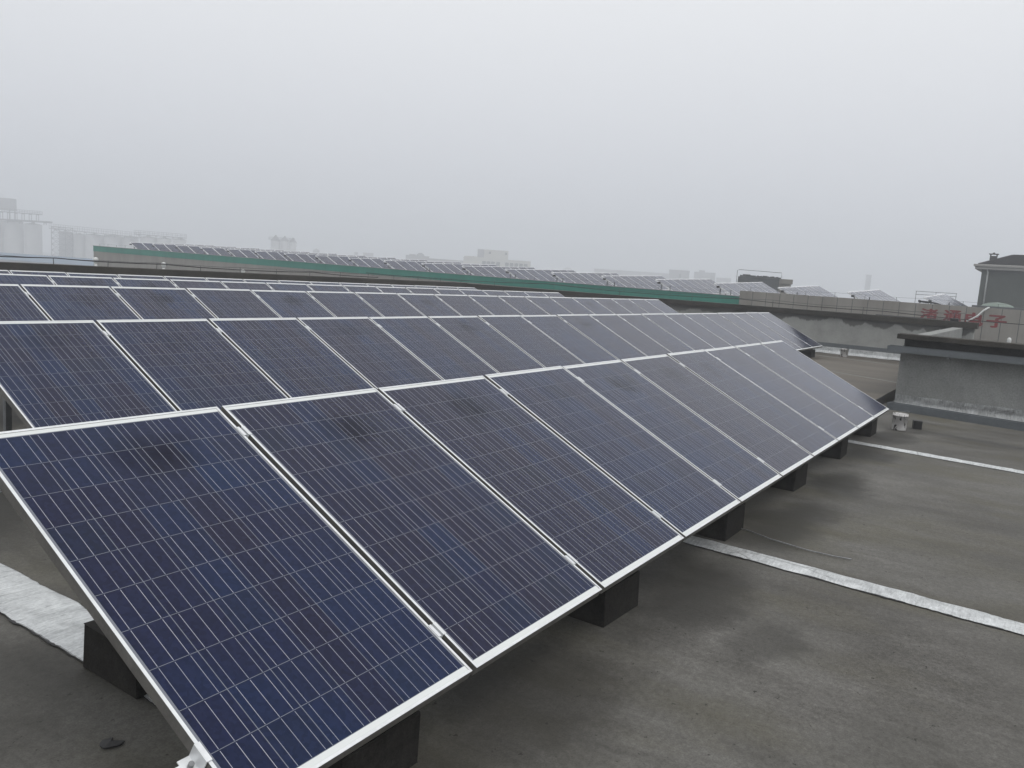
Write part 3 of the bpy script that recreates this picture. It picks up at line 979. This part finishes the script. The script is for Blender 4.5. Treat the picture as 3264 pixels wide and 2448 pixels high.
RISE = 0.0336
FAR = MB()                        # one mesh for a far panel: frame and cells
FAR.box((0, 0, -0.05), (PW, PL, 0.0))
FAR.cur = 1
FAR.box((0.020, 0.026, 0.0005), (PW - 0.020, PL - 0.046, 0.003))
FARM = FAR.mesh('solar_panel', [M['rim'], M['cells']])
GROUP2 = 'solar panels in rows on the factory roof'
row_y = [63.57 - 3.184 * k for k in range(20)]
RN = ['farthest row'] + [ORD[k] + ' row' for k in range(1, 21)]
FRP = link('solar_panel', FARM)
firstfar = True
for k, yt in enumerate(row_y):
    zt = 1.585 + max(0, yt - 22) * 0.0048
    yl, zl = yt - PL * CT, zt - PL * ST
    for j in range(8):
        o = FRP if firstfar else FRP.copy()
        if not firstfar:
            col.objects.link(o)
        firstfar = False
        o.location = (37.52 + j * PITCH + (0.03 if j else 0), yl, zl + RISE * j * PITCH)
        o.rotation_euler = (TILT + R(rng.uniform(-0.25, 0.25)), -RISE + R(rng.uniform(-0.15, 0.15)), 0)
        o['tint'], o['smudge'], o['seed'] = rng.uniform(0.2, 0.7), 0.0, rng.random()
        tag(o, 'hazy factory panel, %s from the wall, %s from the green wall\'s far corner' % (ORD[j], RN[k].replace('farthest row', 'first row')), 'solar panel', GROUP2)
for k, yt in enumerate(row_y):
    zt = 1.585 + max(0, yt - 22) * 0.0048
    yl, zl = yt - PL * CT, zt - PL * ST
    t = thing('mounting_rack', 'rack with dark rail ends, %s row from the far corner of the factory roof' % ORD[k], 'mounting rack', (37.45, yl, zl), 0, 'panel racks on the factory roof')
    m = MB()
    for v in (0.3, 1.35):
        c = Vector((4.1, v * CT + 0.066 * ST, v * ST - 0.066 * CT))
        m.obox(c, Vector((4.15, 0, 0)), Vector((0, 0.02 * CT, 0.02 * ST)), Vector((0, -0.025 * ST, 0.025 * CT)))
    t.rotation_euler = (0, -RISE, 0)
    m.build('rail', M['steel'], t)
    m = MB()
    c = Vector((-0.06, 1.33 * CT + 0.01, 1.33 * ST - 0.03))
    m.obox(c, Vector((0.07, 0, 0)), Vector((0, 0.06, 0)), Vector((0, 0, 0.05)))
    m.build('rail_cap', M['black'], t)
    m = MB()
    for px in (0.25, 4.0, 7.9):
        m.box((px, 0.28, 0.35 - zl), (px + 0.05, 0.33, 0.12))
        m.box((px, 1.16, 0.35 - zl), (px + 0.05, 1.21, 0.52))
    m.build('post', M['steel'], t)
for k in range(2, 20):             # short posts on the wall top by each row's end
    m = MB()
    yy = row_y[k] - 1.05
    zz = (gz(yy) - 10 + 0.03) if yy > YG else 1.30
    m.tube([(0, 0, -0.01), (0, 0, 0.24 if yy > YG else 0.12)], 0.022, 8)
    o = m.build('wall_post', M['gantry'])
    o.location = (WX + 0.05, yy, zz)
    tag(o, 'short dark post on the factory wall by the %s row from its far corner' % ORD[k], 'post', 'short posts on the factory wall')

# white plastic pipe bent over the beige parapet
m = MB()
pa = [at(3150, 981, 33.0), at(3135, 990, 33.0), at(3118, 1006, 33.0), at(3100, 1016, 33.1), at(3082, 1024, 33.2)]
pa = [Vector((WX - 0.25 - 0.05 * i, q.y, q.z)) for i, q in enumerate([CAM + (a - CAM) * ((WX - 0.25 - CAM.x) / (a - CAM).x) for a in pa])]
pa = [pa[0] + Vector((0.45, 0, 0.0))] + pa
m.tube(pa, 0.038, 8)
tag(m.build('bent_pipe', M['white_pvc']), 'white bent plastic pipe coming over the beige parapet across the red sign', 'pipe')
def onx(px, py, X):
    a = at(px, py, 1) - CAM
    return CAM + a * ((X - CAM.x) / a.x)
# dark equipment box on the end wall's coping
t = thing('junction_box', 'small dark box on the peeling wall coping below the red sign', 'junction box', (XE + 0.1, 0.42, 0.953))
m = MB(); m.box((-0.10, -0.09, 0), (0.10, 0.10, 0.075), 0.015); m.build('body', M['black'], t)
m = MB(); m.tube([(0, 0.02, 0.07), (0, 0.02, 0.22)], 0.010, 8); m.build('spike', M['gantry'], t)
m = MB(); m.tube([(0, 0.09, 0.04), (-0.03, 0.5, 0.02), (0, 1.2, 0.012), (0.03, 1.9, 0.012)], 0.010, 6); m.build('lead', M['gantry'], t)

# dark flap of roofing felt lying over the beige parapet, and the pipe frame behind
a_ = onx(2930, 959, WX + 0.3); b_ = onx(3003, 972, WX + 0.3)
t = thing('felt_flap', 'black flap of roofing felt curled over the beige parapet top', 'roofing felt', (WX + 0.25, b_.y, 1.306))
m = MB()
L = a_.y - b_.y
prof = [(0.0, 0.0), (0.25, 0.05), (0.6, 0.09), (0.95, 0.10), (1.0, 0.13)]
for i in range(len(prof) - 1):
    (s0, h0), (s1, h1) = prof[i], prof[i + 1]
    m.raw([(-0.3, s0 * L, 0.004), (0.3, s0 * L, 0.004), (0.3, s1 * L, 0.004 + max(0, h1 - 0.07)), (-0.3, s1 * L, 0.004 + max(0, h1 - 0.07)),
           (-0.3, s0 * L, h0 + 0.01), (0.3, s0 * L, h0 + 0.01), (0.3, s1 * L, h1 + 0.01), (-0.3, s1 * L, h1 + 0.01)],
          [(0, 3, 2, 1), (4, 5, 6, 7), (0, 1, 5, 4), (1, 2, 6, 5), (2, 3, 7, 6), (3, 0, 4, 7)])
m.build('sheet', M['black'], t)
fx = 47.5
c0, c1 = onx(2921, 928, fx), onx(3048, 940, fx)
t = thing('pipe_frame', 'thin metal pipe frame standing behind the last panel row of the factory roof', 'pipe frame', (fx, c1.y, 0.35))
m = MB()
zt = c0.z - 0.35
for s in (0, 0.5, 1):
    yy = (c0.y - c1.y) * s
    m.tube([(0, yy, 0), (0, yy, zt)], 0.013, 6)
for zz in (zt, zt - 0.17):
    m.tube([(0, -0.03, zz), (0, c0.y - c1.y + 0.03, zz)], 0.013, 6)
m.build('frame', M['gantry'], t)

# ------------------------------------------------------------------ the tiled house on the right
HX = 60.0
hs = thing('tiled_house', 'grey-green house with pale cornice, dark tiled hip roof and chimney', 'house', (HX, 2.45, -10))
m = MB(); m.box((0, -9.5, 0), (9, 0, 13.72)); m.build('wall', M['housewall'], hs)
m = MB(); m.box((-0.12, -0.33, 11.0), (-0.002, 0.0, 13.718)); m.build('pilaster', M['housewall'], hs)
m = MB()
m.box((-0.45, -9.9, 13.721), (9.4, 0.40, 13.90), 0.02)
m.box((-0.55, -10, 13.901), (9.5, 0.50, 14.05), 0.02)
m.build('cornice', M['cornice'], hs)
m = MB()
x0, x1, y0, y1, zb = -0.40, 9.35, -9.85, 0.22, 14.052
prof = [Vector((x0, y0, zb)), Vector((x1, y0, zb)), Vector((x1, y1, zb)), Vector((x0, y1, zb))]
ra, rb = Vector((1.6, -1.55, 14.80)), Vector((1.6, -8.2, 14.85))
rc, rd = Vector((7.4, -8.2, 14.85)), Vector((7.4, -1.55, 14.80))
m.face([prof[3], prof[0], rb, ra]); m.face([prof[0], prof[1], rc, rb]); m.face([prof[1], prof[2], rd, rc]); m.face([prof[2], prof[3], ra, rd])
m.face([ra, rb, rc, rd]); m.face(prof)
for i in range(16):                # courses of tiles
    s = i / 16
    p0, p1 = prof[3].lerp(ra, s), prof[0].lerp(rb, s)
    m.bar(p0 + Vector((0, 0, 0.015)), p1 + Vector((0, 0, 0.015)), 0.10, 0.035)
for (a, b_) in ((prof[3], ra), (ra, rb)):
    for i in range(9):
        q = a.lerp(b_, (i + 0.5) / 9)
        d = (b_ - a) / 20
        m.bar(q - d, q + d, 0.16, 0.10)
roof = m.build('roof', M['rooftile'], hs)
m = MB()
m.box((0.5, -0.72, 14.1), (0.95, -0.30, 14.66), 0.01)
for (dx, dy) in ((0.5, -0.72), (0.5, -0.36), (0.89, -0.72), (0.89, -0.36)):
    m.box((dx, dy, 14.661), (dx + 0.06, dy + 0.06, 14.76))
m.box((0.44, -0.79, 14.761), (1.01, -0.23, 14.81), 0.01)
m.lathe((0.72, -0.5, 14.81), [(0.10, 0.0), (0.07, 0.05), (0.0, 0.10)], 10)
m.build('chimney', M['rooftile'], roof)
m = MB()
m.tube([(-0.10, -0.30, 13.70), (-0.16, -0.36, 13.55), (-0.16, -0.36, 11.40)], 0.045, 8)
m.build('drainpipe', M['white_pvc'], hs)
cn = thing('canopy_roof', 'dark flat canopy edge jutting below the grey-green house', 'canopy', (HX - 8, 2.55, -10))
m = MB(); m.box((0, -9.4, 11.25), (7.8, -0.35, 11.36), 0.01); m.box((0.1, -9.4, 0), (0.3, -0.5, 11.249)); m.build('slab', M['gantry'], cn)
dm = MB()
q = onx(3180, 972, HX - 6)
dm.lathe((0, 0, 0), [(0.85, 0), (0.78, 0.08), (0.5, 0.19), (0.0, 0.25)], 20)
o = dm.build('dome_skylight', M['tarp']); o.location = (q.x, q.y, 1.361)
tag(o, 'faded green dome on the dark canopy before the house', 'skylight')

# ------------------------------------------------------------------ far things in the haze
HV = Vector((RIGHT.x, RIGHT.y, 0)).normalized()     # across the view
DV = Vector((FWD.x, FWD.y, 0)).normalized()         # away from the camera
def base(px, py, d):
    q = at(px, py, d)
    return q
def facing(rot=0.0):
    return math.atan2(HV.y, HV.x) + rot

def silo(px0, px1, ytop, d, label, cone=0.10, group='grain silos in the haze'):
    a, b_ = at(px0, ytop, d), at(px1, ytop, d)
    c = (a + b_) / 2
    r = (b_ - a).length / 2
    H = c.z + 10
    t = thing('grain_silo', label, 'silo', (c.x, c.y, -10), 0, group)
    m = MB()
    m.lathe((0, 0, 0), [(r, 0), (r, H)], 28)
    for i in range(1, 9):
        z = H * i / 9
        m.lathe((0, 0, z), [(r, -0.06), (r + 0.05, -0.05), (r + 0.05, 0.05), (r, 0.06)], 28)
    m.build('body', M['silo'], t)
    m = MB()
    m.lathe((0, 0, H), [(r + 0.12, 0), (r + 0.12, 0.1), (r * 0.2, 0.1 + r * cone * 4), (r * 0.2, 0.4 + r * cone * 4), (0, 0.45 + r * cone * 4)], 28)
    m.build('roof', M['silo_roof'], t)
    return t
D1 = 365
for (a, b_, y, nm) in ((-45, 8, 704, 'cut by the picture edge'), (18, 71, 708, 'the middle of three'), (81, 131, 716, 'beside the lattice tower')):
    silo(a, b_, y, D1, 'tall pale silo behind the blue shed, ' + nm, 0.04)
D2 = 395
edges = [(211, 236), (238, 270), (275, 332), (335, 390), (392, 440), (449, 500), (503, 545), (551, 592)]
for i, (a, b_) in enumerate(edges):
    ym = 745 + (a + b_ - 440) / 2 * 0.062 - (0 if i < 5 else 3)
    silo(a, b_, ym, D2, 'faint silo under the long gallery, %s from the lattice tower' % ORD[i], 0.04)

def gallery(p, q, hgt, legs, label, deck=0.9):
    """conveyor gallery: deck, rails, trusses between two points"""
    p, q = Vector(p), Vector(q)
    t = thing('conveyor_gallery', label, 'conveyor', p)
    d = q - p
    n = max(6, int(d.length / 2.2))
    side = d.normalized().cross(Vector((0, 0, 1))).normalized() * 0.9
    m = MB()
    m.bar((0, 0, 0), d, 2.0, 0.35)
    m.build('deck', M['gantry'], t)
    m = MB()
    for s in (-1, 1):
        for h in (0.55 * hgt, hgt):
            m.bar(side * s + Vector((0, 0, h)), d + side * s + Vector((0, 0, h)), 0.13)
        for i in range(n + 1):
            c = d * (i / n) + side * s
            m.bar(c, c + Vector((0, 0, hgt)), 0.11)
    m.build('railing', M['gantry'], t)
    for i in range(legs):
        m = MB()
        c = d * ((i + 0.5) / legs)
        m.bar(c + side, c + side - Vector((0, 0, deck + 0.6)), 0.2)
        m.bar(c - side, c - side - Vector((0, 0, deck + 0.6)), 0.2)
        m.bar(c + side - Vector((0, 0, 0.3)), c - side - Vector((0, 0, 0.3)), 0.24)
        m.build('trestle', M['gantry'], t)
gallery(at(-30, 672, D1 + 1), at(131, 684, D1 + 1), 1.4, 7, 'upper conveyor gallery over the tall silos', 2.6)
gallery(at(-30, 699, D1 - 4), at(163, 710, D1 - 4), 0.5, 5, 'pale walkway deck along the tall silo tops', 0.6)
gallery(at(160, 728, D2 - 4), at(447, 757, D2 - 4), 2.2, 9, 'long railed conveyor gallery over the faint silos beside the lattice tower', 0.5)
gallery(at(430, 746, D2 - 2), at(592, 759, D2 - 2), 1.8, 6, 'short railed gallery over the far end of the faint silos', 0.5)
# head house above the left silos
a, b_ = at(-40, 627, D1 + 4), at(31, 667, D1 + 4)
t = thing('elevator_tower', 'hazy square elevator head above the three tall silos', 'tower', (a.x, a.y, -10), facing())
wd = (at(31, 640, D1 + 4) - at(-40, 640, D1 + 4)).length
m = MB(); m.box((0, 0, at(0, 667, D1 + 4).z + 10), (wd, 5, a.z + 10)); m.build('head_house', M['greyb'], t)
m = MB()
for (x, y) in ((0.5, 0.5), (wd - 0.5, 0.5), (0.5, 4.5), (wd - 0.5, 4.5)):
    m.box((x - 0.2, y - 0.2, 0), (x + 0.2, y + 0.2, at(0, 667, D1 + 4).z + 10))
m.build('leg', M['gantry'], t)
# lattice tower
d = 358
a = at(164, 722, d); b_ = at(208, 722, d)
t = thing('lattice_tower', 'hazy lattice elevator tower between the two silo groups', 'tower', (a.x, a.y, -10), facing())
wd = (b_ - a).length
H = a.z + 10
m = MB()
for (x, y) in ((0, 0), (wd, 0), (0, wd), (wd, wd)):
    m.bar((x, y, 0), (x, y, H), 0.22)
nb_ = 7
for i in range(nb_):
    z0, z1 = H * i / nb_, H * (i + 1) / nb_
    for (p, q) in (((0, 0), (wd, 0)), ((0, wd), (wd, wd)), ((0, 0), (0, wd)), ((wd, 0), (wd, wd))):
        m.bar((*p, z1), (*q, z1), 0.15)
        m.bar((*p, z0), (*q, z1), 0.10)
        m.bar((*q, z0), (*p, z1), 0.10)
m.build('lattice', M['gantry'], t)
m = MB(); m.box((wd * 0.5, 0.3, 0), (wd - 0.15, wd - 0.3, H * 0.90)); m.build('shaft', M['greyb'], t)
# blue sheet roof shed at the far left
d = 230
a, b_ = at(-60, 806, d), at(300, 836, d)
t = thing('blue_shed', 'low shed with faded blue sheet roof before the tall silos', 'shed', (a.x, a.y, -10), facing(0.02))
wd = (b_ - a).length
H = at(100, 813, d).z + 10
m = MB(); m.box((0, 0, 0), (wd, 14, H - 1.6)); m.build('wall', M['greyb'], t)
m = MB()
m.raw([(-0.5, -0.6, H - 1.75), (wd + 0.5, -0.6, H - 1.75), (wd + 0.5, 7, H), (-0.5, 7, H), (wd + 0.5, 14.6, H - 1.75), (-0.5, 14.6, H - 1.75)], [(0, 1, 2, 3), (3, 2, 4, 5)])
for i in range(int(wd / 0.8)):
    x = 0.4 + i * 0.8
    m.bar((x, -0.6, H - 1.70), (x, 7, H + 0.05), 0.10, 0.08)
m.raw([(-0.5, -0.6, H - 1.9), (wd + 0.5, -0.6, H - 1.9), (wd + 0.5, -0.6, H - 1.75), (-0.5, -0.6, H - 1.75)], [(0, 1, 2, 3)])
m.build('roof', M['bluetin'], t)

# pair of silos beyond the factory roof
d = 420
for i, (p0, p1, y, nm) in enumerate(((864, 893, 768, 'one toward the lattice tower'), (895, 920, 769, 'middle of three'), (922, 945, 773, 'one farthest from the lattice tower'))):
    silo(p0, p1, y, d, 'small pale silo with dark roof over the factory panels, ' + nm, 0.28, 'three small silos')
gallery(at(858, 762, d - 1), at(938, 767, d - 1), 1.1, 4, 'thin catwalk over the three small silos', 0.5)

def tower_block(px0, px1, ytop, d, label, mat, rows=0, cols=0, rot=0.0, depth=10, wins=None, cat='building', name='hazy_building'):
    d *= 1.33
    rot = -math.atan(((px0 + px1) / 2 - 1632) / FPX)
    ym_ = (px1 - px0) * 0.034
    a, b_ = at(px0, ytop - ym_, d), at(px1, ytop + ym_, d)
    wd = (b_ - a).length
    H = (a.z + b_.z) / 2 + 10
    c = (a + b_) / 2
    t = thing(name, label, cat, (c.x, c.y, -10), facing(rot), None)
    m = MB()
    m.box((-wd / 2, 0, 0), (wd / 2, depth, H - 0.35))
    m.box((-wd / 2 - 0.1, -0.1, H - 0.349), (wd / 2 + 0.1, depth + 0.1, H))
    m.build('wall', mat, t)
    for (u0, u1, z0, z1) in (wins or []):
        m = MB()
        m.box((-wd / 2 + u0 * wd, -0.05, H - z1), (-wd / 2 + u1 * wd, -0.004, H - z0))
        m.build('window', M['darkwin'], t)
    return t, wd, H
d = 340 / 1.33
# pale block with stair tower
t, wd, H = tower_block(1478, 1692, 826, d, 'pale hazy block with strip windows and a taller stair tower', M['pale'], wins=[(u, u + 0.055, 1.2, 3.2) for u in (0.28, 0.345, 0.41, 0.49, 0.62, 0.69, 0.76, 0.83, 0.90)])
H2 = at(1560, 796, d * 1.33).z + 10
m = MB()
m.box((-0.30 * wd, 0.8, H + 0.001), (0.16 * wd, 8, H2))
m.box((-0.49 * wd, 0.5, H + 0.001), (-0.301 * wd, 8, H + 0.55))
m.build('stair_tower', M['pale'], t)
for u in (-0.13, 0.11):
    m = MB(); m.box((u * wd, 0.75, H2 - 1.7), (u * wd + 0.9, 0.797, H2 - 0.8)); m.build('window', M['darkwin'], t)
m = MB(); m.box((-0.295 * wd, 0.74, H + 0.3), (-0.20 * wd, 0.796, H2 - 0.1)); m.build('window', M['greyb'], t)
# low building with rounded roof, long low shed
t, wd, H = tower_block(1294, 1368, 815, 285, 'low hazy building with a rounded roof turret', M['greyb'])
m = MB()
m.tube([(wd * 0.12, 1, H - 0.6), (wd * 0.12, 7, H - 0.6)], 1.0 * wd * 0.19, 18)
m.box((-0.36 * wd, 1, H + 0.001), (-0.08 * wd, 6, H + 0.55))
m.build('turret', M['greyb'], t)
tower_block(1366, 1480, 827, 290, 'long low hazy shed beside the pale block', M['greyb'])
tower_block(2134, 2198, 861, 325, 'flat-topped hazy block beyond the factory panels', M['greyb'], wins=[(0.5, 0.6, 2.0, 4.0)])
t, wd, H = tower_block(2214, 2280, 868, 330, 'hazy block with small raised roof room', M['greyb'])
m = MB(); m.box((-0.28 * wd, 1, H + 0.001), (0.0, 5, H + 1.0)); m.build('roof_room', M['greyb'], t)
tower_block(1895, 2130, 864, 390, 'long barely visible hazy building behind the rows', M['greyb'])
tower_block(2284, 2330, 886, 370, 'tiny barely visible hazy building low behind the rows', M['greyb'])
t, wd, H = tower_block(998, 1018, 797, 355, 'tiny hazy hut with pyramid roof beyond the factory panels', M['greyb'])
m = MB()
m.raw([(-wd / 2, 0, H), (wd / 2, 0, H), (wd / 2, 10, H), (-wd / 2, 10, H), (0, 5, H + 1.0)], [(0, 1, 4), (1, 2, 4), (2, 3, 4), (3, 0, 4)])
m.build('roof', M['silo_roof'], t)
tower_block(1130, 1141, 804, 365, 'tiny faint hazy block standing alone by the arrays', M['greyb'])
tower_block(1158, 1190, 806, 375, 'small faint hazy block beside a tinier one', M['greyb'])
t, wd, H = tower_block(2762, 2778, 876, 370, 'faint slender tower in the haze', M['greyb'], depth=1.2, cat='tower', name='water_tower')
# low hazy mounds
for (px0, px1, y, d, lab) in ((1780, 1840, 852, 520, 'faint rounded mound in the haze behind the arrays'),):
    a, b_ = at(px0, y, d), at(px1, y, d)
    r = (b_ - a).length / 2
    c = (a + b_) / 2
    m = MB()
    prof = []
    for i in range(9):
        u = i / 8
        prof.append((r * (1.5 - 1.5 * u ** 1.4), (c.z + 10) * math.sin(u * math.pi / 2)))
    m.lathe((0, 0, 0), prof, 30)
    o = m.build('hill', M['greyb'])
    o.location = (c.x, c.y, -10)
    tag(o, kind='structure')

# plant room with dark cluttered top and beige end wall
d = 62 / 1.33
t, wd, H = tower_block(2361, 2519, 886, d, 'dark rooftop plant room with cluttered roof and beige end, behind the panels', M['beige'], rot=0.0, depth=4, name='plant_room')
m = MB()
m.box((-wd / 2 - 0.12, -0.20, H - 2.0), (wd * 0.27, -0.102, H - 0.02))
m.build('louvre', M['gantry'], t)
m = MB()
rg = random.Random(3)
m.box((-wd / 2, -0.15, H + 0.001), (wd * 0.30, 3.8, H + 0.08))
for i in range(22):
    x = -wd / 2 + wd * 0.8 * i / 22
    m.box((x, -0.12 + 0.3 * rg.random(), H + 0.081), (x + 0.05 + 0.14 * rg.random(), 0.6, H + 0.10 + 0.05 * rg.random()))
m.box((-wd * 0.5 + 0.2, 0.1, H + 0.082), (-wd * 0.5 + 0.75, 1, H + 0.19))
m.box((-wd * 0.06, 0.1, H + 0.082), (wd * 0.04, 1, H + 0.16))
m.build('roof_clutter', M['gantry'], t)
m = MB()
m.tube([(-wd * 0.56, 0.3, H - 2), (-wd * 0.56, 0.3, H + 0.45), (-wd * 0.52, 0.3, H + 0.52), (wd * 0.3, 0.3, H + 0.46), (wd * 0.31, 0.3, H + 0.1)], 0.018, 6)
m.build('pipe_rail', M['gantry'], t)

# ------------------------------------------------------------------ haze
hz = MB()
hz.box((-640, -640, -11), (860, 860, 46))
km = bpy.data.materials.new('haze')
km.use_nodes = True
kt = km.node_tree
kt.nodes.clear()
ko = kt.nodes.new('ShaderNodeOutputMaterial')
kv = kt.nodes.new('ShaderNodeVolumePrincipled')
kv.inputs['Color'].default_value = (0.872, 0.902, 0.938, 1)
kv.inputs['Density'].default_value = 0.0031
kv.inputs['Anisotropy'].default_value = 0.1
kt.links.new(kv.outputs[0], ko.inputs['Volume'])
o = hz.build('haze', km)
tag(o, kind='stuff')
